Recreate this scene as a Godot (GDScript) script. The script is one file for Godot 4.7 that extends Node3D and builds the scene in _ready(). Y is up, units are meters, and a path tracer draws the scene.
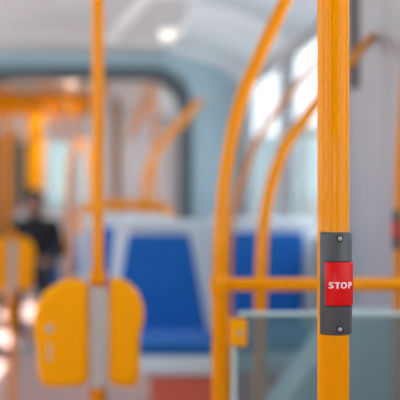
extends Node3D
# Interior of a city bus seen from the front: a pole with a STOP button in focus, the cabin behind it blurred by a wide lens.
# Axes: x to the right, y up, the bus runs along -z. Floor of the aisle at y = 0.

const R_WALL := 1.12      # inner face of the right side wall
const L_WALL := -1.46     # inner face of the left side wall
const CEIL := 2.36
const Z_FRONT := 2.2      # windscreen end, behind the camera
const Z_REAR := -12.2     # back wall
const Z_JOINT := -7.2     # frame in the middle of the bus
const TUBE := 0.0165      # radius of the grab poles

var M := {}
var taken := {}

# ---------------------------------------------------------------- small helpers
func numbered(called: String) -> String:
	if not taken.has(called):
		taken[called] = 0
		return called
	taken[called] += 1
	return "%s_%03d" % [called, taken[called]]

func tag(o: Node3D, label: String, category: String, group := "") -> Node3D:
	o.set_meta("label", label)
	o.set_meta("category", category)
	if group:
		o.set_meta("group", group)
	return o

func thing(called: String, label: String, category: String, at := Vector3.ZERO, group := "") -> Node3D:
	var o := Node3D.new()
	o.name = numbered(called)
	add_child(o)
	o.position = at
	return tag(o, label, category, group)

func setting(called: String, at := Vector3.ZERO) -> Node3D:
	var o := Node3D.new()
	o.name = called
	add_child(o)
	o.position = at
	o.set_meta("kind", "structure")
	return o

func part(called: String, mesh: Mesh, m: Material, parent: Node, at := Vector3.ZERO, turn := Vector3.ZERO) -> MeshInstance3D:
	var o := MeshInstance3D.new()
	o.name = called
	o.mesh = mesh
	o.material_override = m
	parent.add_child(o, true)
	o.position = at
	o.rotation = turn
	return o

func st_new() -> SurfaceTool:
	var st := SurfaceTool.new()
	st.begin(Mesh.PRIMITIVE_TRIANGLES)
	return st

func tri(st: SurfaceTool, a: Vector3, b: Vector3, c: Vector3) -> void:
	st.add_vertex(a)
	st.add_vertex(b)
	st.add_vertex(c)

func quad(st: SurfaceTool, a: Vector3, b: Vector3, c: Vector3, d: Vector3) -> void:
	tri(st, a, b, c)
	tri(st, a, c, d)

func done(st: SurfaceTool) -> ArrayMesh:
	st.generate_normals()
	return st.commit()

func round_poly(pts: PackedVector2Array, r: float, n := 6) -> PackedVector2Array:
	# fillets every corner of a polygon
	var out := PackedVector2Array()
	var c := pts.size()
	for i in c:
		var p := pts[i]
		var a := (pts[(i + c - 1) % c] - p)
		var b := (pts[(i + 1) % c] - p)
		var half := absf(a.angle_to(b)) / 2.0
		var cut := minf(r / tan(half), minf(a.length(), b.length()) * 0.49)
		var pa := p + a.normalized() * cut
		var pb := p + b.normalized() * cut
		for k in n + 1:
			var t := float(k) / n
			out.append(pa.lerp(p, t).lerp(p.lerp(pb, t), t))
	return out

func rect(w: float, h: float, r: float, n := 5) -> PackedVector2Array:
	return round_poly(PackedVector2Array([Vector2(-w / 2, -h / 2), Vector2(w / 2, -h / 2), Vector2(w / 2, h / 2), Vector2(-w / 2, h / 2)]), r, n)

func inset(poly: PackedVector2Array, by: float) -> PackedVector2Array:
	var out := PackedVector2Array()
	var c := poly.size()
	for i in c:
		var t := (poly[(i + 1) % c] - poly[(i + c - 1) % c]).normalized()
		out.append(poly[i] + Vector2(-t.y, t.x) * by)   # counter-clockwise: the inside lies to the left
	return out

func slab(poly: PackedVector2Array, z0: float, z1: float, bevel := 0.004) -> ArrayMesh:
	# a counter-clockwise outline in x and y pushed out along z, with rounded edges
	if Geometry2D.is_polygon_clockwise(poly):
		poly = poly.duplicate()
		poly.reverse()
	var st := st_new()
	var b := minf(bevel, (z1 - z0) * 0.49)
	var steps := [[b, z0], [b * 0.3, z0 + b * 0.3], [0.0, z0 + b], [0.0, z1 - b], [b * 0.3, z1 - b * 0.3], [b, z1]]
	var loops := []
	for s in steps:
		var l := PackedVector3Array()
		for p in inset(poly, s[0]):
			l.append(Vector3(p.x, p.y, s[1]))
		loops.append(l)
	st.set_smooth_group(0)
	var n := poly.size()
	for k in loops.size() - 1:
		for i in n:
			var j := (i + 1) % n
			quad(st, loops[k][i], loops[k + 1][i], loops[k + 1][j], loops[k][j])
	st.set_smooth_group(-1)
	var flat := inset(poly, b)
	var ids := Geometry2D.triangulate_polygon(poly)
	for i in range(0, ids.size(), 3):
		var a := flat[ids[i]]
		var c := flat[ids[i + 1]]
		var d := flat[ids[i + 2]]
		if (c - a).cross(d - a) < 0.0:
			var e := c
			c = d
			d = e
		tri(st, Vector3(a.x, a.y, z1), Vector3(d.x, d.y, z1), Vector3(c.x, c.y, z1))
		tri(st, Vector3(a.x, a.y, z0), Vector3(c.x, c.y, z0), Vector3(d.x, d.y, z0))
	return done(st)

func bar(size: Vector3, r := 0.006, bevel := 0.004) -> ArrayMesh:
	return slab(rect(size.x, size.y, minf(r, minf(size.x, size.y) * 0.45), 3), -size.z / 2, size.z / 2, bevel)

func hit(poly: PackedVector2Array, dir: Vector2) -> Vector2:
	var best := Vector2.ZERO
	for i in poly.size():
		var h = Geometry2D.segment_intersects_segment(Vector2.ZERO, dir * 100.0, poly[i], poly[(i + 1) % poly.size()])
		if h != null and h.length() > best.length():
			best = h
	return best

func frame(outer: PackedVector2Array, inner: PackedVector2Array, z0: float, z1: float) -> ArrayMesh:
	# a flat frame between two outlines round the origin
	var dirs := []
	for p in outer:
		dirs.append(p.angle())
	for p in inner:
		dirs.append(p.angle())
	dirs.sort()
	var a := PackedVector2Array()
	var b := PackedVector2Array()
	var last := -99.0
	for d in dirs:
		if d - last < 0.0005:
			continue
		last = d
		a.append(hit(outer, Vector2.from_angle(d)))
		b.append(hit(inner, Vector2.from_angle(d)))
	var st := st_new()
	st.set_smooth_group(-1)
	for i in a.size():
		var j := (i + 1) % a.size()
		var ai := a[i]
		var aj := a[j]
		var bi := b[i]
		var bj := b[j]
		quad(st, Vector3(ai.x, ai.y, z1), Vector3(bi.x, bi.y, z1), Vector3(bj.x, bj.y, z1), Vector3(aj.x, aj.y, z1))
		quad(st, Vector3(ai.x, ai.y, z0), Vector3(aj.x, aj.y, z0), Vector3(bj.x, bj.y, z0), Vector3(bi.x, bi.y, z0))
		quad(st, Vector3(ai.x, ai.y, z0), Vector3(ai.x, ai.y, z1), Vector3(aj.x, aj.y, z1), Vector3(aj.x, aj.y, z0))
		quad(st, Vector3(bi.x, bi.y, z0), Vector3(bj.x, bj.y, z0), Vector3(bj.x, bj.y, z1), Vector3(bi.x, bi.y, z1))
	return done(st)

func smooth_path(pts: Array, n := 10) -> PackedVector3Array:
	var out := PackedVector3Array()
	for i in pts.size() - 1:
		var p0: Vector3 = pts[maxi(i - 1, 0)]
		var p1: Vector3 = pts[i]
		var p2: Vector3 = pts[i + 1]
		var p3: Vector3 = pts[mini(i + 2, pts.size() - 1)]
		for k in n:
			out.append(p1.cubic_interpolate(p2, p0, p3, float(k) / n))
	out.append(pts[-1])
	return out

func tube(path: PackedVector3Array, r: float, sides := 20) -> ArrayMesh:
	var st := st_new()
	st.set_smooth_group(0)
	var rings := []
	var up := Vector3(0.31, 0.17, 0.93).normalized()
	for i in path.size():
		var t := (path[mini(i + 1, path.size() - 1)] - path[maxi(i - 1, 0)]).normalized()
		var u := (up - t * up.dot(t)).normalized()
		up = u
		var v := t.cross(u)
		var ring := PackedVector3Array()
		for k in sides:
			var a := TAU * k / sides
			ring.append(path[i] + (u * cos(a) + v * sin(a)) * r)
		rings.append(ring)
	for i in rings.size() - 1:
		for k in sides:
			var l := (k + 1) % sides
			quad(st, rings[i][k], rings[i + 1][k], rings[i + 1][l], rings[i][l])
	st.set_smooth_group(-1)
	for k in sides:
		var l := (k + 1) % sides
		tri(st, path[0], rings[0][k], rings[0][l])
		tri(st, path[-1], rings[-1][l], rings[-1][k])
	return done(st)

func straight(a: Vector3, b: Vector3, r: float, sides := 20) -> ArrayMesh:
	return tube(PackedVector3Array([a, b]), r, sides)

func lathe(profile: Array, sides := 28) -> ArrayMesh:
	# [radius, height] pairs turned round the y axis
	var st := st_new()
	st.set_smooth_group(0)
	for i in profile.size() - 1:
		for k in sides:
			var a := TAU * k / sides
			var b := TAU * (k + 1) / sides
			var p: Array = profile[i]
			var q: Array = profile[i + 1]
			quad(st, Vector3(cos(a) * p[0], p[1], sin(a) * p[0]), Vector3(cos(a) * q[0], q[1], sin(a) * q[0]), Vector3(cos(b) * q[0], q[1], sin(b) * q[0]), Vector3(cos(b) * p[0], p[1], sin(b) * p[0]))
	return done(st)

func shell(r0: float, r1: float, a0: float, a1: float, y0: float, y1: float, soft: float, n := 28) -> ArrayMesh:
	# a piece of a thick tube round the y axis, from angle a0 to a1 (0 faces +z), with rounded rims
	var st := st_new()
	var prof := [Vector2(r0, y0), Vector2(r1 - soft, y0), Vector2(r1 - soft * 0.3, y0 + soft * 0.3), Vector2(r1, y0 + soft), Vector2(r1, y1 - soft), Vector2(r1 - soft * 0.3, y1 - soft * 0.3), Vector2(r1 - soft, y1), Vector2(r0, y1)]
	var rows := []
	for i in n + 1:
		var t := float(i) / n
		var a := lerpf(a0, a1, t)
		var edge := minf(t, 1.0 - t) * absf(a1 - a0) * r1          # thins towards its two ends
		var sink := maxf(0.0, soft - edge)
		var row := PackedVector3Array()
		for p in prof:
			var r: float = maxf(r0, p.x - sink * (1.0 if p.x > r0 else 0.0))
			row.append(Vector3(sin(a) * r, p.y, cos(a) * r))
		rows.append(row)
	st.set_smooth_group(0)
	for i in n:
		for k in prof.size():
			var l := (k + 1) % prof.size()
			quad(st, rows[i][k], rows[i][l], rows[i + 1][l], rows[i + 1][k])
	st.set_smooth_group(-1)
	for k in range(1, prof.size() - 1):
		tri(st, rows[0][0], rows[0][k + 1], rows[0][k])
		tri(st, rows[n][0], rows[n][k], rows[n][k + 1])
	return done(st)

# ---------------------------------------------------------------- materials
func mat(called: String, c: Color, rough := 0.5, metal := 0.0) -> StandardMaterial3D:
	var m := StandardMaterial3D.new()
	m.resource_name = called
	m.albedo_color = c
	m.roughness = rough
	m.metallic = metal
	M[called] = m
	return m

func noise_tex(seed_n: int, freq: float, ramp: Array, size := 256, octaves := 3) -> NoiseTexture2D:
	var n := FastNoiseLite.new()
	n.seed = seed_n
	n.frequency = freq
	n.fractal_octaves = octaves
	var g := Gradient.new()
	g.offsets = PackedFloat32Array(ramp.map(func(r): return r[0]))
	g.colors = PackedColorArray(ramp.map(func(r): return r[1]))
	var t := NoiseTexture2D.new()
	t.width = size
	t.height = size
	t.seamless = true
	t.noise = n
	t.color_ramp = g
	return t

func textured(m: StandardMaterial3D, t: Texture2D, scale: float) -> void:
	m.albedo_texture = t
	m.uv1_triplanar = true
	m.uv1_scale = Vector3.ONE * scale

func materials() -> void:
	var o := mat("orange_paint", Color(0.915, 0.56, 0.0), 0.5)
	o.metallic_specular = 0.0
	o.clearcoat_enabled = true
	o.clearcoat = 0.35
	o.clearcoat_roughness = 0.02
	var op := mat("orange_plastic", Color(1.0, 0.655, 0.0), 0.55)
	op.metallic_specular = 0.2
	textured(op, noise_tex(4, 0.05, [[0.0, Color(0.96, 0.96, 0.96)], [1.0, Color(1, 1, 1)]]), 6.0)
	mat("housing", Color(0.28, 0.285, 0.29), 0.42)
	textured(M.housing, noise_tex(9, 0.2, [[0.0, Color(0.93, 0.93, 0.93)], [1.0, Color(1, 1, 1)]]), 30.0)
	var red := mat("red_button", Color(0.84, 0.04, 0.045), 0.45)
	red.metallic_specular = 0.25
	red.clearcoat_enabled = true
	red.clearcoat = 0.2
	red.clearcoat_roughness = 0.1
	mat("lettering", Color(0.93, 0.84, 0.84), 0.5)
	mat("steel", Color(0.66, 0.66, 0.65), 0.45, 0.7)
	mat("recess", Color(0.05, 0.05, 0.05), 0.8)
	mat("grey_strip", Color(0.71, 0.675, 0.635), 0.5)
	var blue := mat("blue_fabric", Color(1, 1, 1), 0.9)
	textured(blue, noise_tex(2, 0.09, [[0.0, Color(0.01, 0.33, 0.64)], [0.55, Color(0.02, 0.40, 0.74)], [1.0, Color(0.05, 0.47, 0.82)]]), 7.0)
	blue.rim_enabled = true
	blue.rim = 0.1
	mat("blue_piping", Color(0.16, 0.46, 0.76), 0.7)
	mat("seat_shell", Color(0.85, 0.90, 0.92), 0.4)
	mat("podium", Color(0.93, 0.45, 0.34), 0.7)
	textured(M.podium, noise_tex(13, 0.12, [[0.0, Color(0.86, 0.86, 0.86)], [1.0, Color(1, 1, 1)]]), 5.0)
	var fl := mat("floor_vinyl", Color(1, 1, 1), 0.32)
	textured(fl, noise_tex(7, 0.16, [[0.0, Color(0.67, 0.53, 0.51)], [0.5, Color(0.78, 0.65, 0.63)], [1.0, Color(0.86, 0.75, 0.73)]], 512), 2.2)
	var ce := mat("ceiling_panel", Color(0.755, 0.775, 0.80), 0.5)
	textured(ce, noise_tex(21, 0.03, [[0.0, Color(0.95, 0.95, 0.95)], [1.0, Color(1, 1, 1)]]), 1.0)
	mat("cove_panel", Color(0.87, 0.93, 0.97), 0.2)
	mat("bulkhead_panel", Color(0.62, 0.745, 0.81), 0.45)
	mat("joint_rubber", Color(0.29, 0.345, 0.38), 0.7)
	mat("side_panel", Color(0.72, 0.725, 0.745), 0.5)
	textured(M.side_panel, noise_tex(17, 0.05, [[0.0, Color(0.95, 0.95, 0.95)], [1.0, Color(1, 1, 1)]]), 2.0)
	mat("lower_panel", Color(0.62, 0.66, 0.68), 0.55)
	mat("dark_trim", Color(0.36, 0.335, 0.335), 0.6)
	mat("seal", Color(0.16, 0.165, 0.17), 0.7)
	mat("window_gasket", Color(0.50, 0.54, 0.57), 0.6)
	mat("rear_panel", Color(0.85, 0.84, 0.86), 0.55)
	mat("rear_brown", Color(0.58, 0.38, 0.17), 0.6)
	mat("casing", Color(0.84, 0.95, 0.95), 0.45)
	var g := mat("window_glass", Color(0.82, 0.90, 0.92, 0.05), 0.02)
	g.transparency = BaseMaterial3D.TRANSPARENCY_ALPHA
	var tg := mat("teal_glass", Color(0.28, 0.66, 0.66, 0.55), 0.03)
	tg.transparency = BaseMaterial3D.TRANSPARENCY_ALPHA
	var dg := mat("dark_green_glass", Color(0.05, 0.30, 0.28, 0.94), 0.03)
	dg.transparency = BaseMaterial3D.TRANSPARENCY_ALPHA
	var pg := mat("partition_glass", Color(0.33, 0.49, 0.51, 0.48), 0.03)
	pg.transparency = BaseMaterial3D.TRANSPARENCY_ALPHA
	mat("glass_rim", Color(0.78, 0.86, 0.84), 0.2)
	var lamp := mat("lamp_diffuser", Color(0.95, 0.95, 0.92), 0.4)
	lamp.emission_enabled = true
	lamp.emission = Color(1.0, 0.98, 0.92)
	lamp.emission_energy_multiplier = 0.27
	mat("lamp_bezel", Color(0.93, 0.95, 0.96), 0.3)
	mat("asphalt", Color(0.66, 0.655, 0.64), 0.9)
	textured(M.asphalt, noise_tex(31, 0.1, [[0.0, Color(0.85, 0.85, 0.85)], [1.0, Color(1, 1, 1)]]), 0.4)
	mat("facade", Color(0.33, 0.385, 0.41), 0.8)
	textured(M.facade, noise_tex(32, 0.02, [[0.0, Color(0.9, 0.9, 0.9)], [1.0, Color(1, 1, 1)]]), 0.2)
	mat("facade_window", Color(0.24, 0.32, 0.36), 0.15)
	var sk := mat("person_surface", Color(1, 1, 1), 0.75)
	sk.vertex_color_use_as_albedo = true
	mat("hair", Color(0.07, 0.05, 0.045), 0.6)

# ---------------------------------------------------------------- the bus shell
func side_wall(called: String, x: float, out: float, holes: Array, y0: float, y1: float) -> void:
	# out: +1 the outside lies towards +x. holes: [z nearer, z farther] of each window
	var t := 0.06
	var cx := x + out * t / 2
	var o := setting(called)
	var zc := (Z_FRONT + Z_REAR) / 2
	var zl := Z_FRONT - Z_REAR
	part("lower_panel", bar(Vector3(t, y0 + 0.45, zl), 0.002, 0.002), M.lower_panel if out > 0 else M.side_panel, o, Vector3(cx, (y0 - 0.45) / 2, zc))
	part("header_panel", bar(Vector3(t, CEIL + 0.1 - y1, zl), 0.002, 0.002), M.side_panel, o, Vector3(cx, (CEIL + 0.1 + y1) / 2, zc))
	var at := Z_FRONT
	for h in holes + [[Z_REAR, Z_REAR]]:
		if at - h[0] > 0.01:
			part("pillar", bar(Vector3(t, y1 - y0, at - h[0]), 0.002, 0.002), M.side_panel, o, Vector3(cx, (y0 + y1) / 2, (at + h[0]) / 2))
		at = h[1]

func side_window(n: int, x: float, out: float, h: Array, y0: float, y1: float) -> void:
	var w: float = h[0] - h[1]
	var o := setting("window_%d" % n, Vector3(x + out * 0.03, (y0 + y1) / 2, (h[0] + h[1]) / 2))
	o.rotation.y = PI / 2
	part("window_frame", frame(rect(w, y1 - y0, 0.003, 1), rect(w - 0.09, y1 - y0 - 0.09, 0.11, 7), -0.034, 0.034), M.side_panel, o)
	part("window_seal", frame(rect(w - 0.088, y1 - y0 - 0.088, 0.11, 7), rect(w - 0.12, y1 - y0 - 0.12, 0.1, 7), -0.02, 0.02), M.window_gasket, o)
	part("pane", slab(rect(w - 0.11, y1 - y0 - 0.11, 0.1, 7), -0.003, 0.003, 0.001), M.window_glass, o)

func build_shell() -> void:
	var zc := (Z_FRONT + Z_REAR) / 2
	var zl := Z_FRONT - Z_REAR
	var xc := (R_WALL + L_WALL) / 2
	var xw := R_WALL - L_WALL
	var fl := setting("floor", Vector3(xc, -0.03, zc))
	part("floor_covering", bar(Vector3(xw, 0.06, zl), 0.002, 0.002), M.floor_vinyl, fl)
	# ceiling: panels with narrow joints, fixed under a roof skin
	var ce := setting("ceiling")
	part("roof_skin", bar(Vector3(xw + 0.12, 0.04, zl), 0.002, 0.002), M.side_panel, ce, Vector3(xc, CEIL + 0.05, zc))
	var z := Z_FRONT
	while z > Z_REAR + 0.1:
		var l := minf(1.2, z - Z_REAR)
		part("ceiling_panel", bar(Vector3(xw, 0.03, l - 0.006), 0.002, 0.004), M.ceiling_panel, ce, Vector3(xc, CEIL + 0.015, z - l / 2))
		z -= l
	# sloping cove panels between ceiling and side walls
	for s in [1.0, -1.0]:
		var wall := R_WALL if s > 0 else L_WALL
		var tr := setting("trim_%d" % (1 if s > 0 else 2))
		var pts := smooth_path([Vector3(wall - s * 0.60, CEIL - 0.002, 0), Vector3(wall - s * 0.38, CEIL - 0.035, 0), Vector3(wall - s * 0.14, CEIL - 0.13, 0), Vector3(wall - s * 0.002, CEIL - 0.25, 0)], 5)
		var poly := PackedVector2Array()
		for p in pts:
			poly.append(Vector2(p.x, p.y))
		poly.append(Vector2(wall - s * 0.002, CEIL - 0.002))
		var zz := Z_FRONT
		while zz > Z_REAR + 0.1:
			var l := minf(1.5, zz - Z_REAR)
			part("cove_panel", slab(poly, -l / 2 + 0.003, l / 2 - 0.003, 0.001), M.cove_panel, tr, Vector3(0, 0, zz - l / 2))
			zz -= l
	# side walls and their windows
	var y0 := 0.95
	var y1 := 2.12
	var right := [[1.7, 0.35], [0.2, -1.15], [-1.3, -2.65], [-4.12, -5.5], [-5.6, -7.0], [-7.7, -9.05], [-9.2, -10.55], [-10.7, -11.9]]
	var left := [[1.7, 0.35], [0.2, -1.15], [-1.3, -2.65], [-2.8, -4.1], [-4.25, -5.55], [-5.7, -7.0], [-7.55, -8.5], [-9.2, -10.55], [-10.7, -11.9]]
	side_wall("wall_right", R_WALL, 1.0, right, y0, y1)
	side_wall("wall_left", L_WALL, -1.0, left, y0, y1)
	var n := 1
	for h in right:
		side_window(n, R_WALL, 1.0, h, y0, y1)
		n += 1
	for h in left:
		side_window(n, L_WALL, -1.0, h, y0, y1)
		n += 1
	# windscreen end, behind the camera
	var wf := setting("wall_front", Vector3(xc, 1.0, Z_FRONT + 0.03))
	part("front_panel", frame(PackedVector2Array([Vector2(-xw / 2, -1.45), Vector2(xw / 2, -1.45), Vector2(xw / 2, CEIL - 0.95), Vector2(-xw / 2, CEIL - 0.95)]), rect(1.9, 1.0, 0.12, 6), -0.03, 0.03), M.side_panel, wf)
	part("windscreen_pane", slab(rect(1.92, 1.02, 0.12, 6), -0.004, 0.004, 0.001), M.window_glass, wf)
	# dark header above the window by the front pole, and the dark door seal beside it
	var hd := setting("trim_3", Vector3(R_WALL - 0.012, 2.185, -4.55))
	part("header_strip", bar(Vector3(0.02, 0.11, 1.20), 0.004, 0.004), M.dark_trim, hd)
	var ds := setting("trim_4", Vector3(R_WALL - 0.014, 1.96, -3.93))
	part("door_seal", bar(Vector3(0.026, 0.55, 0.10), 0.006, 0.006), M.dark_trim, ds)
	# upright panels of the side wall beside the front pole
	for k in 3:
		var pn := setting("trim_%d" % (5 + k), Vector3(R_WALL - 0.008, 1.17, -2.95 - 0.36 * k))
		part("upright_panel", slab(rect(0.345, 2.28, 0.012, 3), -0.007, 0.007, 0.004), M.side_panel, pn, Vector3.ZERO, Vector3(0, PI / 2, 0))

func build_joint() -> void:
	# the cross frame in the middle of the bus: a panel round a big rounded opening with a dark rubber edge
	var cx := -0.17
	var cy := 1.0
	var o := setting("wall_middle", Vector3(cx, cy, Z_JOINT))
	var arch := round_poly(PackedVector2Array([Vector2(-0.90, -1.0), Vector2(0.90, -1.0), Vector2(0.90, 1.255), Vector2(-0.90, 1.255)]), 0.34, 12)
	var arch_in := round_poly(PackedVector2Array([Vector2(-0.80, -0.996), Vector2(0.80, -0.996), Vector2(0.81, 1.165), Vector2(-0.81, 1.165)]), 0.34, 12)
	var hull := PackedVector2Array([Vector2(L_WALL - cx, -1.0), Vector2(R_WALL - cx, -1.0), Vector2(R_WALL - cx, CEIL - cy), Vector2(L_WALL - cx, CEIL - cy)])
	part("bulkhead_panel", frame(hull, inset(arch, 0.01), -0.05, 0.02), M.bulkhead_panel, o)
	part("rubber_edge", frame(arch, arch_in, -0.09, 0.055), M.joint_rubber, o)
	for k in 4:      # upright ribs on the right of the opening
		part("rib", bar(Vector3(0.055, 1.9, 0.03), 0.012, 0.01), M.bulkhead_panel, o, Vector3(0.95 + 0.09 * k, 0.0, 0.035))

func build_rear() -> void:
	# back wall with tall narrow panes
	var xc := (R_WALL + L_WALL) / 2
	var o := setting("wall_rear", Vector3(0, 0, Z_REAR))
	var panes := [[-1.36, -1.13, "dark_green_glass"], [-1.10, -0.99, "dark_green_glass"], [-0.72, -0.42, "teal_glass"], [-0.28, -0.12, "teal_glass"]]
	var y0 := 1.08
	var y1 := 1.98
	part("lower_panel", bar(Vector3(R_WALL - L_WALL, y0, 0.06), 0.002, 0.002), M.rear_panel, o, Vector3(xc, y0 / 2, -0.03))
	part("header_panel", bar(Vector3(R_WALL - L_WALL, CEIL - y1 + 0.05, 0.06), 0.002, 0.002), M.rear_panel, o, Vector3(xc, (CEIL + y1 + 0.05) / 2, -0.03))
	var at := L_WALL
	for p in panes + [[R_WALL, R_WALL, ""]]:
		part("mullion", bar(Vector3(p[0] - at, y1 - y0, 0.06), 0.002, 0.002), M.rear_panel, o, Vector3((p[0] + at) / 2, (y0 + y1) / 2, -0.03))
		if p[2]:
			part("pane", bar(Vector3(p[1] - p[0] + 0.02, y1 - y0 + 0.02, 0.008), 0.004, 0.001), M[p[2]], o, Vector3((p[0] + p[1]) / 2, (y0 + y1) / 2, -0.04))
		at = p[1]
	# orange transverse duct under the rear ceiling
	var d := thing("ceiling_duct", "wide orange duct across the rear ceiling behind the dark arch", "duct", Vector3(-0.78, 2.19, -9.4))
	part("duct_body", bar(Vector3(1.30, 0.20, 0.35), 0.03, 0.02), M.orange_plastic, d)
	part("end_cap", bar(Vector3(0.03, 0.22, 0.37), 0.03, 0.01), M.rear_brown, d, Vector3(0.665, 0, 0))
	for k in 3:
		part("seam_strip", bar(Vector3(1.26, 0.012, 0.02), 0.004, 0.004), M.rear_brown, d, Vector3(0, -0.06 + 0.06 * k, 0.178))
	# orange padded upright post hanging from the duct
	var c := thing("padded_post", "broad orange padded post left of the pale teal rear pane", "post", Vector3(-0.65, 0, -9.1))
	part("pad", slab(rect(0.17, 0.86, 0.05, 5), -0.035, 0.035, 0.02), M.orange_plastic, c, Vector3(0, 1.64, 0))
	part("post", straight(Vector3(0, 0, -0.02), Vector3(0, 1.3, -0.02), TUBE), M.orange_paint, c)
	var bc := thing("rear_cabinet", "tall brown cabinet against the rear wall, left of the padded post", "cabinet", Vector3(-1.13, 0, -10.6))
	part("cabinet_body", bar(Vector3(0.30, 1.96, 0.36), 0.01, 0.008), M.rear_brown, bc, Vector3(0, 0.98, 0))
	part("cabinet_door", bar(Vector3(0.26, 1.86, 0.02), 0.01, 0.006), M.rear_brown, bc, Vector3(0, 0.98, 0.19))
	var bp := thing("brown_post", "narrow brown post standing behind the dark arch, right of the aisle", "post", Vector3(0.19, 0, -10.2))
	part("post_body", bar(Vector3(0.09, CEIL - 0.01, 0.06), 0.02, 0.01), M.rear_brown, bp, Vector3(0, CEIL / 2, 0))
	part("foot_plate", bar(Vector3(0.14, 0.012, 0.1), 0.01, 0.004), M.steel, bp, Vector3(0, 0.006, 0))

# ---------------------------------------------------------------- poles and rails
func flange(parent: Node3D, at: Vector3, turn := Vector3.ZERO) -> void:
	part("flange", lathe([[0.0, 0.0], [0.036, 0.0], [0.036, 0.006], [0.024, 0.012], [0.0185, 0.03], [0.0, 0.03]]), M.orange_paint, parent, at, turn)

func pole(label: String, at: Vector3, r: float, group := "") -> Node3D:
	var o := thing("grab_pole", label, "pole", at, group)
	part("tube", straight(Vector3.ZERO, Vector3(0, CEIL, 0), r, 48), M.orange_paint, o)
	flange(o, Vector3(0, 0.001, 0))
	flange(o, Vector3(0, CEIL - 0.001, 0), Vector3(PI, 0, 0))
	return o

func curved(label: String, pts: Array, r: float, called := "curved_grab_rail") -> Node3D:
	var o := thing(called, label, "grab rail", pts[0])
	var rel := pts.map(func(p): return p - pts[0])
	part("tube", tube(smooth_path(rel), r, 24), M.orange_paint, o)
	return o

func stop_button(label: String, at: Vector3, r: float, turn: float) -> Node3D:
	# a curved housing clipped round a pole of radius r, its middle at height at.y
	var o := thing("stop_button", label, "button", at, "stop buttons on the poles")
	o.rotation.y = turn
	var h := 0.0655
	part("housing", shell(r + 0.0003, r + 0.0035, -1.36, 1.36, -h, h, 0.0028, 36), M.housing, o)
	part("button_gap", shell(r + 0.002, r + 0.00385, -0.93, 0.93, -0.0292, 0.0292, 0.001, 24), M.recess, o)
	var b := part("push_plate", shell(r + 0.003, r + 0.0062, -0.87, 0.87, -0.0278, 0.0278, 0.0018, 30), M.red_button, o)
	var word := TextMesh.new()
	var f := SystemFont.new()
	f.font_names = PackedStringArray(["Droid Sans"])
	f.font_weight = 700
	word.font = f
	word.text = "STOP"
	word.font_size = 32
	word.pixel_size = 0.00035
	word.depth = 0.004
	word.curve_step = 1.0
	var a := word.get_mesh_arrays()
	var v: PackedVector3Array = a[Mesh.ARRAY_VERTEX]
	var lo := 99.0
	var hi := -99.0
	var yl := 99.0
	var yh := -99.0
	for p in v:
		lo = minf(lo, p.x)
		hi = maxf(hi, p.x)
		yl = minf(yl, p.y)
		yh = maxf(yh, p.y)
	# wrap the letters round the plate: 84 % of its width, raised a third of a millimetre
	var st := st_new()
	st.set_smooth_group(-1)
	var ids: PackedInt32Array = a[Mesh.ARRAY_INDEX] if a[Mesh.ARRAY_INDEX] != null else PackedInt32Array(range(v.size()))
	var rr := r + 0.0062
	for i in ids:
		var p := v[i]
		var ang := ((p.x - lo) / (hi - lo) - 0.5) * 1.24 - 0.04
		var hh := ((p.y - yl) / (yh - yl) - 0.5) * 0.0078 - 0.0015
		var rad := rr + (0.0003 if p.z > 0.0 else -0.0003)
		st.add_vertex(Vector3(sin(ang) * rad, hh, cos(ang) * rad))
	part("stop_lettering", done(st), M.lettering, b)
	for s in [1.0, -1.0]:
		var k := part("screw", lathe([[0.0, 0.0], [0.0030, 0.0], [0.0030, 0.0010], [0.0020, 0.0019], [0.0, 0.0022]], 16), M.steel, o, Vector3(-0.0022, s * 0.0575, r + 0.0033), Vector3(PI / 2, 0, 0))
		part("screw_recess", lathe([[0.0030, 0.0], [0.0046, 0.0], [0.0046, 0.0009], [0.0030, 0.0009]], 16), M.recess, k)
	return o

func hip_rest(label: String, at: Vector3) -> Node3D:
	# two orange pads either side of a grey mounting strip on a pole
	var o := thing("hip_rest", label, "hip rest", at, "orange hip rests on poles")
	var u := 2.45 / 902.0
	var lp := PackedVector2Array()
	for p in [[-9, 3], [-17, -3], [-28, -4], [-40, 0], [-53, 9], [-61, 21], [-65, 36], [-64, 50], [-61, 66], [-60, 88], [-58, 100], [-50, 105], [-9, 103]]:
		lp.append(Vector2(p[0] * u, (54 - p[1]) * u))
	var rp := PackedVector2Array()
	for p in [[11, -3], [20, -5], [31, 0], [41, 10], [46, 24], [46, 38], [42, 54], [42, 88], [40, 101], [34, 105], [11, 103]]:
		rp.append(Vector2(p[0] * u, (54 - p[1]) * u))
	var a := part("pad", slab(round_poly(lp, 0.03, 4), -0.03, 0.042, 0.016), M.orange_plastic, o)
	part("pad", slab(round_poly(rp, 0.03, 4), -0.03, 0.042, 0.016), M.orange_plastic, o)
	part("badge", lathe([[0.0, 0.0], [0.011, 0.0], [0.010, 0.002], [0.0, 0.002]], 18), M.grey_strip, a, Vector3(-48 * u, 9 * u, 0.0415), Vector3(PI / 2, 0, 0))
	part("marking", bar(Vector3(0.008, 0.05, 0.002), 0.003, 0.0008), M.grey_strip, a, Vector3(-48 * u, -14 * u, 0.0425))
	part("mounting_strip", slab(rect(0.050, 0.275, 0.012, 4), 0.0172, 0.036, 0.006), M.grey_strip, o, Vector3(0.003, -0.003, 0))
	for s in [1.0, -1.0]:
		part("clamp_ring", lathe([[0.0167, -0.02], [0.024, -0.02], [0.024, 0.02], [0.0167, 0.02], [0.0167, -0.02]], 24), M.orange_paint, o, Vector3(0, s * 0.155, 0))
	return o

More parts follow.
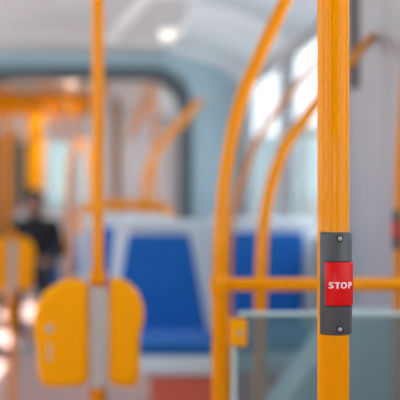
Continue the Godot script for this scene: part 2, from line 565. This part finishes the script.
func build_rails() -> void:
	# the pole in focus
	pole("thick orange pole in sharp focus carrying the STOP button", Vector3(0.3015, 0, -1.166), 0.0200)
	stop_button("grey and red STOP push button on the sharp front pole", Vector3(0.3015, 1.0935, -1.166), 0.0200, 0.19)
	# the middle pole and its hip rest
	pole("slim orange pole rising above the large orange hip rest", Vector3(-0.0055, 0, -2.48), TUBE)
	hip_rest("large orange hip rest with two pads on the slim middle pole", Vector3(-0.0055, 0.828, -2.48))
	var sp := thing("grab_post", "short orange post at the far left carrying the smaller hip rest", "post", Vector3(-0.48, 0, -4.95))
	part("tube", straight(Vector3.ZERO, Vector3(0, 1.03, 0), TUBE, 32), M.orange_paint, sp)
	part("post_cap", lathe([[0.0, 0.0], [0.0165, 0.0], [0.013, 0.010], [0.0, 0.014]]), M.orange_paint, sp, Vector3(0, 1.03, 0))
	flange(sp, Vector3(0, 0.001, 0))
	hip_rest("smaller blurred hip rest at the far left of the aisle", Vector3(-0.48, 0.84, -4.95))
	# curved rail that carries the cross rail and the glass
	var z := -2.2
	var a := curved("nearest curved orange rail, joined to the cross rail and glass panel", [Vector3(0.290, 0, z), Vector3(0.290, 0.45, z), Vector3(0.290, 0.95, z), Vector3(0.297, 1.17, z), Vector3(0.315, 1.32, z), Vector3(0.345, 1.445, z), Vector3(0.396, 1.566, z), Vector3(0.449, 1.68, z), Vector3(0.54, 1.88, z), Vector3(0.64, 2.10, z), Vector3(0.75, 2.345, z)], TUBE)
	flange(a, Vector3(0, 0.001, 0))
	part("collar", lathe([[0.0167, -0.024], [0.0215, -0.024], [0.0228, -0.018], [0.0228, 0.018], [0.0215, 0.024], [0.0167, 0.024]], 24), M.orange_paint, a, Vector3(0.0015, 0.992, 0))
	var b := thing("cross_rail", "horizontal orange rail crossing behind the STOP button", "grab rail", Vector3(0.290, 0.994, z))
	part("tube", straight(Vector3(0.0235, 0, 0), Vector3(R_WALL - 0.312, 0, 0), TUBE, 28), M.orange_paint, b)
	flange(b, Vector3(R_WALL - 0.306, 0, 0), Vector3(0, 0, PI / 2))
	# the two rails further back, bending up to the side wall
	var c := curved("curved orange rail seen through the glass, bending up to the wall", [Vector3(0.476, 0, -2.7), Vector3(0.478, 0.6, -2.7), Vector3(0.484, 1.02, -2.7), Vector3(0.508, 1.20, -2.73), Vector3(0.566, 1.353, -2.78), Vector3(0.668, 1.47, -2.92), Vector3(0.80, 1.60, -3.12), Vector3(0.955, 1.74, -3.36), Vector3(1.095, 1.856, -3.64)], 0.0185)
	flange(c, Vector3(0.0, 0.001, 0))
	var d := curved("thin distant curved rail between the two nearer curved rails", [Vector3(0.561, 0, -3.95), Vector3(0.563, 0.6, -3.95), Vector3(0.569, 1.02, -3.95), Vector3(0.590, 1.18, -3.95), Vector3(0.640, 1.32, -4.0), Vector3(0.725, 1.49, -4.1), Vector3(0.850, 1.66, -4.15), Vector3(0.975, 1.80, -4.2), Vector3(1.10, 1.92, -4.25)], 0.0135)
	flange(d, Vector3(0.0, 0.001, 0))
	# pole at the right edge with its own button
	var e := curved("orange rail at the right edge of the view beside the wall", [Vector3(1.008, 0, -3.05), Vector3(1.009, 0.7, -3.05), Vector3(1.010, 1.1, -3.05), Vector3(1.016, 1.35, -3.05), Vector3(1.032, 1.55, -3.05), Vector3(1.052, 1.75, -3.05), Vector3(1.088, 1.92, -3.05)], TUBE)
	flange(e, Vector3(0.0, 0.001, 0))
	stop_button("small blurred stop button on the rail at the right edge", Vector3(1.010, 1.10, -3.05), TUBE + 0.0012, -1.3)
	# rail in front of the dark arch, slanting down behind the seats
	var g := curved("slanting orange rail across the right corner of the dark arch", [Vector3(0.742, 1.935, -6.85), Vector3(0.64, 1.82, -6.83), Vector3(0.53, 1.70, -6.80), Vector3(0.43, 1.57, -6.75), Vector3(0.36, 1.42, -6.70), Vector3(0.33, 1.20, -6.68), Vector3(0.325, 0.7, -6.68), Vector3(0.325, 0.0, -6.68)], 0.026)
	flange(g, Vector3(-0.417, -1.934, 0.17))
	var g2 := thing("rail_bracket", "orange bracket fixing the slanting rail beside the arch", "bracket", Vector3(0.742, 1.935, -6.85))
	part("bracket_arm", straight(Vector3(0.012, 0.012, -0.01), Vector3(0.06, 0.03, -0.305), 0.02), M.orange_paint, g2)
	# overhead rails in the rear part
	var spots := [[-1.05, 2.03, "leftmost"], [-0.49, 2.03, "second from left"], [-0.30, 2.03, "third from left"], [0.42, 2.03, "rightmost"]]
	for s in spots:
		var r := thing("overhead_rail", "%s of the orange rails running under the rear ceiling" % s[2], "grab rail", Vector3(s[0], s[1], -7.4), "orange overhead rails in the rear")
		part("tube", straight(Vector3.ZERO, Vector3(0, 0, -4.75), 0.022), M.orange_paint, r)
		for k in 4:
			part("hanger", straight(Vector3(0, 0.015, -0.4 - 1.25 * k), Vector3(0, CEIL - s[1], -0.4 - 1.25 * k), 0.012, 12), M.orange_paint, r)
	for k in 2:
		var r := thing("cross_rail", ["orange cross rail under the rear ceiling, nearest the arch", "orange cross rail under the rear ceiling, beyond the first"][k], "grab rail", Vector3(L_WALL, 2.14 - 0.02 * k, -8.05 - 0.50 * k))
		part("tube", straight(Vector3(0.003, 0, 0), Vector3(1.4, 0, 0), 0.022), M.orange_paint, r)
		part("end_bend", tube(smooth_path([Vector3(1.4, 0, 0), Vector3(1.46, 0.02, 0), Vector3(1.5, 0.08, 0), Vector3(1.51, CEIL - 2.14 + 0.02 * k, 0)]), 0.022), M.orange_paint, r)
	curved("orange hoop-shaped rail beyond the arch, left of the middle pole", [Vector3(-0.32, 0, -9.15), Vector3(-0.32, 0.9, -9.15), Vector3(-0.31, 1.45, -9.15), Vector3(-0.27, 1.70, -9.15), Vector3(-0.20, 1.79, -9.15), Vector3(-0.13, 1.70, -9.15), Vector3(-0.10, 1.45, -9.15), Vector3(-0.10, 0.9, -9.15), Vector3(-0.10, 0, -9.15)], 0.028, "hoop_rail")
	pole("orange pole beyond the arch, left of the padded post", Vector3(-0.92, 0, -8.9), 0.022)
	pole("orange pole beyond the arch, behind the slanting rail", Vector3(0.52, 0, -8.6), 0.02)

func build_partition() -> void:
	var z := -2.2
	var o := thing("glass_partition", "tinted glass panel under the orange cross rail", "partition", Vector3(0.70, 0.53, z))
	part("pane", slab(round_poly(PackedVector2Array([Vector2(-0.375, -0.40), Vector2(0.40, -0.40), Vector2(0.40, 0.392), Vector2(-0.375, 0.392)]), 0.02, 5), -0.004, 0.004, 0.001), M.partition_glass, o)
	part("top_edge", bar(Vector3(0.76, 0.010, 0.010), 0.004, 0.003), M.glass_rim, o, Vector3(0.015, 0.393, 0))
	part("side_edge", bar(Vector3(0.012, 0.76, 0.010), 0.004, 0.003), M.glass_rim, o, Vector3(-0.374, -0.02, 0))
	for y in [0.348, -0.30]:
		var c := part("clamp", bar(Vector3(0.045, 0.068, 0.034), 0.008, 0.006), M.orange_plastic, o, Vector3(-0.366, y, 0))
		part("clamp_bolt", lathe([[0.0, 0.0], [0.007, 0.0], [0.006, 0.003], [0.0, 0.004]], 14), M.steel, c, Vector3(0.004, 0, 0.0165), Vector3(PI / 2, 0, 0))
	# sloping casing low on the right behind the glass
	var k := thing("wheel_casing", "pale sloping wheel casing behind the glass panel", "casing", Vector3(0, 0, -3.25))
	var poly := PackedVector2Array([Vector2(0.535, 0.0), Vector2(1.10, 0.0), Vector2(1.10, 0.80), Vector2(0.87, 0.80), Vector2(0.805, 0.73), Vector2(0.60, 0.45)])
	part("casing_body", slab(round_poly(poly, 0.03, 4), -0.12, 0.12, 0.02), M.casing, k)
	part("kick_strip", bar(Vector3(0.50, 0.08, 0.012), 0.005, 0.004), M.seal, k, Vector3(0.82, 0.06, 0.126))

# ---------------------------------------------------------------- seats
func seat(label: String, at: Vector3, top_w: float, low_w: float, lift: float, handle: bool, back := 0.58, legs := true) -> Node3D:
	# faces +z; its cushion lies at lift + 0.46
	var o := thing("bus_seat", label, "seat", at, "blue bus seats")
	var tilt := Vector3(-0.10, 0, 0)
	var base := Vector3(0, lift + 0.44, -0.20)
	var fr := PackedVector2Array([Vector2(-low_w / 2 - 0.03, -0.06), Vector2(low_w / 2 + 0.03, -0.06), Vector2(top_w / 2 + 0.05, back + 0.03), Vector2(-top_w / 2 - 0.05, back + 0.03)])
	var sh := part("back_shell", slab(round_poly(fr, 0.05, 6), -0.035, 0.012, 0.012), M.seat_shell, o, base, tilt)
	var cu := PackedVector2Array([Vector2(-low_w / 2 + 0.01, 0.0), Vector2(low_w / 2 - 0.01, 0.0), Vector2(top_w / 2 - 0.01, back - 0.045), Vector2(-top_w / 2 + 0.01, back - 0.045)])
	part("back_cushion", slab(round_poly(cu, 0.04, 6), 0.008, 0.05, 0.02), M.blue_fabric, o, base, tilt)
	part("top_strip", bar(Vector3(top_w + 0.09, 0.055, 0.05), 0.02, 0.012), M.seat_shell, sh, Vector3(0, back + 0.005, 0.006))
	part("seat_cushion", slab(rect(low_w, 0.42, 0.05, 6), -0.04, 0.03, 0.02), M.blue_fabric, o, Vector3(0, lift + 0.44, 0.02), Vector3(-PI / 2, 0, 0))
	part("front_piping", bar(Vector3(low_w - 0.02, 0.03, 0.02), 0.012, 0.008), M.blue_piping, o, Vector3(0, lift + 0.455, 0.232))
	part("seat_pan", slab(rect(low_w + 0.03, 0.46, 0.05, 6), -0.09, 0.0, 0.02), M.seat_shell, o, Vector3(0, lift + 0.40, 0.02), Vector3(-PI / 2, 0, 0))
	for s in ([-1.0, 1.0] if legs else []):
		part("leg", bar(Vector3(0.05, 0.32, 0.26), 0.01, 0.008), M.seat_shell, o, Vector3(s * low_w * 0.3, lift + 0.158, -0.02))
	if handle:
		var hw := top_w / 2 + 0.02
		part("grab_handle", tube(smooth_path([Vector3(-hw - 0.03, lift + 0.93, -0.27), Vector3(-hw, lift + 1.06, -0.275), Vector3(-hw + 0.09, lift + 1.105, -0.28), Vector3(0, lift + 1.11, -0.28), Vector3(hw - 0.09, lift + 1.105, -0.28), Vector3(hw, lift + 1.06, -0.275), Vector3(hw + 0.03, lift + 0.93, -0.27)]), 0.032, 16), M.orange_paint, o)
	return o

func build_seats() -> void:
	var p := thing("seat_podium", "red-brown raised platform under the blue seats", "platform", Vector3(0.66, 0, -4.42))
	part("podium_body", bar(Vector3(0.86, 0.10, 0.80), 0.01, 0.01), M.podium, p, Vector3(0.0, 0.05, 0))
	part("heater_box", bar(Vector3(0.84, 0.305, 0.30), 0.012, 0.01), M.podium, p, Vector3(0.0, 0.2535, 0.21))
	seat("blue seat with grey frame in the centre, behind the hip rest", Vector3(0.295, 0.10, -4.28), 0.325, 0.49, 0.0, false, 0.535, false)
	seat("blue seat behind the glass panel, next to the side wall", Vector3(0.815, 0.10, -4.36), 0.47, 0.42, 0.0, false, 0.54, false)
	seat("blue seat with orange grab handle, one row behind the centre seat", Vector3(0.165, 0.0, -5.25), 0.47, 0.48, 0.06, true)
	seat("blue seat far back in which the dark-clothed person sits", Vector3(-0.60, 0, -8.3), 0.34, 0.46, 0.0, false)
	seat("distant blue seat against the rear wall, right of the person", Vector3(-0.05, 0, -9.6), 0.34, 0.46, 0.02, true)

# ---------------------------------------------------------------- lamps, hatch, outside
func lamp(label: String, at: Vector3, r: float, energy: float) -> void:
	var o := thing("ceiling_lamp", label, "lamp", at, "round ceiling lamps")
	part("bezel", lathe([[r, 0.0], [r + 0.014, 0.0], [r + 0.014, -0.008], [r + 0.004, -0.016], [r, -0.012]]), M.lamp_bezel, o)
	part("diffuser", lathe([[0.0, -0.065], [r * 0.5, -0.060], [r * 0.85, -0.042], [r, -0.015], [r, 0.0], [0.0, 0.0]]), M.lamp_diffuser, o)
	var l := SpotLight3D.new()
	l.name = "lamp_light"
	l.light_color = Color(1.0, 0.97, 0.9)
	l.light_energy = energy
	l.light_size = r
	l.spot_angle = 80.0
	l.spot_range = 20.0
	l.spot_attenuation = 2.0
	l.shadow_enabled = true
	o.add_child(l)
	l.position = Vector3(0, -0.075, 0)
	l.rotation.x = -PI / 2

func build_lamps() -> void:
	var y := CEIL - 0.001
	lamp("round ceiling lamp beside the right cove, before the arch", Vector3(0.46, y - 0.004, -6.15), 0.06, 0.08)
	lamp("round ceiling lamp just beyond the dark arch", Vector3(-0.30, y, -8.8), 0.065, 0.5)
	var h := thing("roof_hatch", "pale rounded hatch in the ceiling before the arch", "hatch", Vector3(0.36, CEIL - 0.003, -5.9))
	part("hatch_frame", frame(rect(0.50, 1.70, 0.14, 6), rect(0.32, 1.52, 0.08, 6), -0.016, 0.004), M.lamp_bezel, h, Vector3.ZERO, Vector3(PI / 2, 0.0, 0))
	h.rotation.y = 0.146

func build_outside() -> void:
	var g := setting("ground", Vector3(0, -0.5, -20))
	part("asphalt", bar(Vector3(160, 0.1, 200), 0.01, 0.01), M.asphalt, g)
	for k in 5:
		var w := 13.0
		var h: float = [5.6, 5.3, 5.9, 5.5, 5.8][k]
		var o := thing("roadside_building", "%s low pale building seen through the right side windows" % ["nearest", "second", "third", "fourth", "farthest"][k], "building", Vector3(11.0, -0.45, -8.0 - 14.0 * k), "low pale buildings outside the windows")
		part("walls", bar(Vector3(5.0, h, w), 0.05, 0.05), M.facade, o, Vector3(2.5, h / 2, 0))
		part("roof_edge", bar(Vector3(5.3, 0.2, w + 0.2), 0.05, 0.05), M.side_panel, o, Vector3(2.5, h + 0.09, 0))
		for i in 4:
			part("window", bar(Vector3(0.06, 1.3, 1.6), 0.02, 0.02), M.facade_window, o, Vector3(-0.01, 2.2, -4.5 + 3.0 * i))

# ---------------------------------------------------------------- the person
func field_mesh(st: SurfaceTool, bones: Array, cell: float, soft: float) -> void:
	# bones: [a, b, ra, rb, colour]; a smooth union of tapered capsules, meshed as surface nets
	var lo := Vector3.ONE * 99.0
	var hi := -lo
	for b in bones:
		var r: float = maxf(b[2], b[3]) + soft + cell * 2.0
		lo = lo.min(b[0].min(b[1]) - Vector3.ONE * r)
		hi = hi.max(b[0].max(b[1]) + Vector3.ONE * r)
	var nx := int((hi.x - lo.x) / cell) + 2
	var ny := int((hi.y - lo.y) / cell) + 2
	var nz := int((hi.z - lo.z) / cell) + 2
	var f := PackedFloat32Array()
	f.resize(nx * ny * nz)
	f.fill(9.0)
	var near := PackedInt32Array()
	near.resize(nx * ny * nz)
	var best := PackedFloat32Array()
	best.resize(nx * ny * nz)
	best.fill(9.0)
	for bi in bones.size():
		var b: Array = bones[bi]
		var a: Vector3 = b[0]
		var ab: Vector3 = b[1] - a
		var l2 := maxf(ab.length_squared(), 1e-8)
		var ra: float = b[2]
		var rb: float = b[3]
		var r := maxf(ra, rb) + soft + cell * 2.0
		var p0: Vector3 = ((a.min(b[1]) - Vector3.ONE * r - lo) / cell).floor()
		var p1: Vector3 = ((a.max(b[1]) + Vector3.ONE * r - lo) / cell).ceil()
		for z in range(maxi(0, int(p0.z)), mini(nz, int(p1.z) + 1)):
			for y in range(maxi(0, int(p0.y)), mini(ny, int(p1.y) + 1)):
				for x in range(maxi(0, int(p0.x)), mini(nx, int(p1.x) + 1)):
					var q := lo + Vector3(x, y, z) * cell - a
					var t := clampf(q.dot(ab) / l2, 0.0, 1.0)
					var d := (q - ab * t).length() - lerpf(ra, rb, t)
					var i := (z * ny + y) * nx + x
					var e := f[i]
					if d < best[i]:
						best[i] = d
						near[i] = bi
					var h := maxf(soft - absf(d - e), 0.0) / soft
					f[i] = minf(d, e) - h * h * soft * 0.25
	var vert := {}
	var step := [1, nx, nx * ny]
	for z in nz - 1:
		for y in ny - 1:
			for x in nx - 1:
				var i := (z * ny + y) * nx + x
				if f[i] > cell * 3.0:
					continue
				var c := [f[i], f[i + 1], f[i + nx], f[i + nx + 1], f[i + nx * ny], f[i + nx * ny + 1], f[i + nx * ny + nx], f[i + nx * ny + nx + 1]]
				var inside := 0
				for v in c:
					if v < 0.0:
						inside += 1
				if inside == 0 or inside == 8:
					continue
				var s := Vector3.ZERO
				var n := 0
				for e in [[0, 1], [2, 3], [4, 5], [6, 7], [0, 2], [1, 3], [4, 6], [5, 7], [0, 4], [1, 5], [2, 6], [3, 7]]:
					var u: float = c[e[0]]
					var w: float = c[e[1]]
					if (u < 0.0) != (w < 0.0):
						var t := u / (u - w)
						var pa := Vector3(e[0] & 1, (e[0] >> 1) & 1, e[0] >> 2)
						var pb := Vector3(e[1] & 1, (e[1] >> 1) & 1, e[1] >> 2)
						s += pa.lerp(pb, t)
						n += 1
				vert[i] = lo + (Vector3(x, y, z) + s / n) * cell
	st.set_smooth_group(0)
	for z in range(1, nz - 1):
		for y in range(1, ny - 1):
			for x in range(1, nx - 1):
				var i := (z * ny + y) * nx + x
				if f[i] > cell * 3.0:
					continue
				for ax in 3:
					var j: int = i + step[ax]
					if (f[i] < 0.0) == (f[j] < 0.0):
						continue
					var u: int = step[(ax + 1) % 3]
					var w: int = step[(ax + 2) % 3]
					var q := [i - u - w, i - w, i, i - u]
					if not (vert.has(q[0]) and vert.has(q[1]) and vert.has(q[2]) and vert.has(q[3])):
						continue
					if f[i] < 0.0:
						q.reverse()
					for k in [0, 1, 2, 0, 2, 3]:
						st.set_color(bones[near[i if f[i] < 0.0 else j]][4])
						st.add_vertex(vert[q[k]])

func build_person() -> void:
	var o := thing("person", "person in a black jacket and dark trousers seated far back beyond the arch", "person", Vector3(-0.60, 0.005, -8.24))
	var skin := Color(0.46, 0.25, 0.19)
	var coat := Color(0.014, 0.014, 0.017)
	var trou := Color(0.03, 0.035, 0.05)
	var shoe := Color(0.02, 0.02, 0.02)
	var st := st_new()
	var b := []
	b.append([Vector3(-0.08, 0.585, -0.02), Vector3(0.08, 0.585, -0.02), 0.115, 0.115, coat])
	b.append([Vector3(0, 0.60, -0.02), Vector3(0, 0.86, -0.05), 0.135, 0.15, coat])
	b.append([Vector3(-0.13, 0.945, -0.05), Vector3(0.13, 0.945, -0.05), 0.085, 0.085, coat])
	b.append([Vector3(0, 0.98, -0.04), Vector3(0, 1.04, -0.02), 0.07, 0.06, coat])
	b.append([Vector3(0, 1.04, -0.02), Vector3(0, 1.10, 0.0), 0.052, 0.05, skin])
	for s in [-1.0, 1.0]:
		b.append([Vector3(s * 0.18, 0.955, -0.05), Vector3(s * 0.245, 0.73, 0.03), 0.062, 0.05, coat])
		b.append([Vector3(s * 0.245, 0.73, 0.03), Vector3(s * 0.125, 0.655, 0.23), 0.05, 0.037, coat])
		b.append([Vector3(s * 0.125, 0.655, 0.23), Vector3(s * 0.11, 0.65, 0.26), 0.03, 0.03, skin])
		b.append([Vector3(s * 0.09, 0.565, 0.0), Vector3(s * 0.115, 0.555, 0.40), 0.088, 0.068, trou])
		b.append([Vector3(s * 0.115, 0.535, 0.41), Vector3(s * 0.115, 0.12, 0.38), 0.062, 0.045, trou])
		b.append([Vector3(s * 0.115, 0.055, 0.36), Vector3(s * 0.13, 0.045, 0.54), 0.048, 0.038, shoe])
	field_mesh(st, b, 0.013, 0.03)
	# head
	b = [[Vector3(0, 1.18, -0.005), Vector3(0, 1.20, -0.02), 0.082, 0.086, skin], [Vector3(0, 1.12, 0.035), Vector3(0, 1.17, 0.03), 0.052, 0.066, skin], [Vector3(0, 1.088, 0.052), Vector3(0, 1.10, 0.05), 0.026, 0.034, skin],
		[Vector3(0, 1.172, 0.094), Vector3(0, 1.145, 0.112), 0.009, 0.014, skin], [Vector3(-0.02, 1.112, 0.084), Vector3(0.02, 1.112, 0.084), 0.009, 0.009, Color(0.40, 0.15, 0.13)], [Vector3(0, 1.06, -0.01), Vector3(0, 1.12, 0.0), 0.05, 0.05, skin]]
	for s in [-1.0, 1.0]:
		b.append([Vector3(s * 0.032, 1.168, 0.083), Vector3(s * 0.034, 1.168, 0.083), 0.011, 0.011, Color(0.05, 0.04, 0.04)])
		b.append([Vector3(s * 0.018, 1.186, 0.088), Vector3(s * 0.045, 1.186, 0.080), 0.007, 0.006, Color(0.04, 0.03, 0.03)])
		b.append([Vector3(s * 0.084, 1.135, -0.005), Vector3(s * 0.090, 1.175, -0.012), 0.012, 0.017, skin])
	field_mesh(st, b, 0.006, 0.012)
	# hands lying on the thighs
	for s in [-1.0, 1.0]:
		var w := Vector3(float(s) * 0.11, 0.652, 0.26)
		b = [[w, w + Vector3(0, -0.004, 0.03), 0.027, 0.024, skin], [w + Vector3(-s * 0.02, -0.004, 0.035), w + Vector3(-s * 0.026, -0.004, 0.085), 0.015, 0.014, skin], [w + Vector3(s * 0.02, -0.004, 0.035), w + Vector3(s * 0.026, -0.006, 0.078), 0.015, 0.013, skin], [w + Vector3(0, -0.002, 0.03), w + Vector3(0, -0.002, 0.085), 0.017, 0.015, skin]]
		var lens := [0.066, 0.078, 0.072, 0.056]
		for k in 4:
			var x0: float = -s * (0.030 - 0.020 * k)
			var k0: Vector3 = w + Vector3(x0, -0.002, 0.088)
			var k1: Vector3 = k0 + Vector3(x0 * 0.1, 0.001, lens[k] * 0.5)
			b.append([k0, k1, 0.0095, 0.0088, skin])
			b.append([k1, k1 + Vector3(0, -0.016, lens[k] * 0.45), 0.0088, 0.0075, skin])
		b.append([w + Vector3(-s * 0.022, -0.006, 0.025), w + Vector3(-s * 0.052, -0.010, 0.055), 0.013, 0.0105, skin])
		b.append([w + Vector3(-s * 0.052, -0.010, 0.055), w + Vector3(-s * 0.058, -0.014, 0.085), 0.0105, 0.009, skin])
		field_mesh(st, b, 0.004, 0.006)
	var body := part("body", done(st), M.person_surface, o)
	var hs := st_new()
	field_mesh(hs, [[Vector3(0, 1.225, -0.025), Vector3(0, 1.20, -0.05), 0.083, 0.09, Color.WHITE], [Vector3(-0.05, 1.235, 0.03), Vector3(0.05, 1.235, 0.03), 0.042, 0.042, Color.WHITE], [Vector3(-0.066, 1.19, -0.04), Vector3(-0.06, 1.08, -0.05), 0.04, 0.03, Color.WHITE], [Vector3(0.066, 1.19, -0.04), Vector3(0.06, 1.08, -0.05), 0.04, 0.03, Color.WHITE]], 0.009, 0.02)
	part("hair", done(hs), M.hair, body)

# ---------------------------------------------------------------- the scene
func _ready() -> void:
	# camera: a level lens shifted to the right, focused on the front pole, wide open
	var cam := Camera3D.new()
	cam.name = "camera"
	add_child(cam)
	cam.position = Vector3(0, 1.2, 0)
	var phys := CameraAttributesPhysical.new()
	phys.frustum_focal_length = 54.13
	phys.frustum_focus_distance = 1.150
	phys.exposure_aperture = 54.13 / 24.0
	phys.frustum_near = 0.05
	phys.frustum_far = 400.0
	cam.attributes = phys
	cam.projection = Camera3D.PROJECTION_FRUSTUM
	cam.near = 0.05
	cam.far = 400.0
	cam.size = 2.0 * 0.22169 * cam.near
	cam.frustum_offset = Vector2(100.0 / 902.0 * cam.near, 0)
	# sun high on the left, pale sky
	var sun := DirectionalLight3D.new()
	sun.name = "sun"
	sun.light_color = Color(1.0, 0.985, 0.955)
	sun.light_energy = 3.0
	sun.light_angular_distance = 1.5
	sun.shadow_enabled = true
	sun.sky_mode = DirectionalLight3D.SKY_MODE_LIGHT_ONLY
	add_child(sun)
	sun.look_at_from_position(Vector3(-0.40, 1.0, -0.12), Vector3.ZERO)
	var env := Environment.new()
	var sky := ProceduralSkyMaterial.new()
	sky.sky_top_color = Color(0.88, 0.93, 1.0)
	sky.sky_horizon_color = Color(0.96, 0.98, 1.0)
	sky.ground_bottom_color = Color(0.5, 0.5, 0.5)
	sky.ground_horizon_color = Color(0.7, 0.72, 0.74)
	sky.sky_energy_multiplier = 1.0
	sky.ground_energy_multiplier = 1.0
	env.background_mode = Environment.BG_SKY
	env.sky = Sky.new()
	env.sky.sky_material = sky
	env.background_energy_multiplier = 1.0
	env.tonemap_mode = Environment.TONE_MAPPER_LINEAR
	env.tonemap_exposure = 3.2
	env.sdfgi_enabled = true
	env.ssao_enabled = true
	env.ssil_enabled = true
	var we := WorldEnvironment.new()
	we.name = "environment"
	we.environment = env
	add_child(we)

	materials()
	build_shell()
	build_joint()
	build_rear()
	build_outside()
	build_seats()
	build_partition()
	build_rails()
	build_lamps()
	build_person()
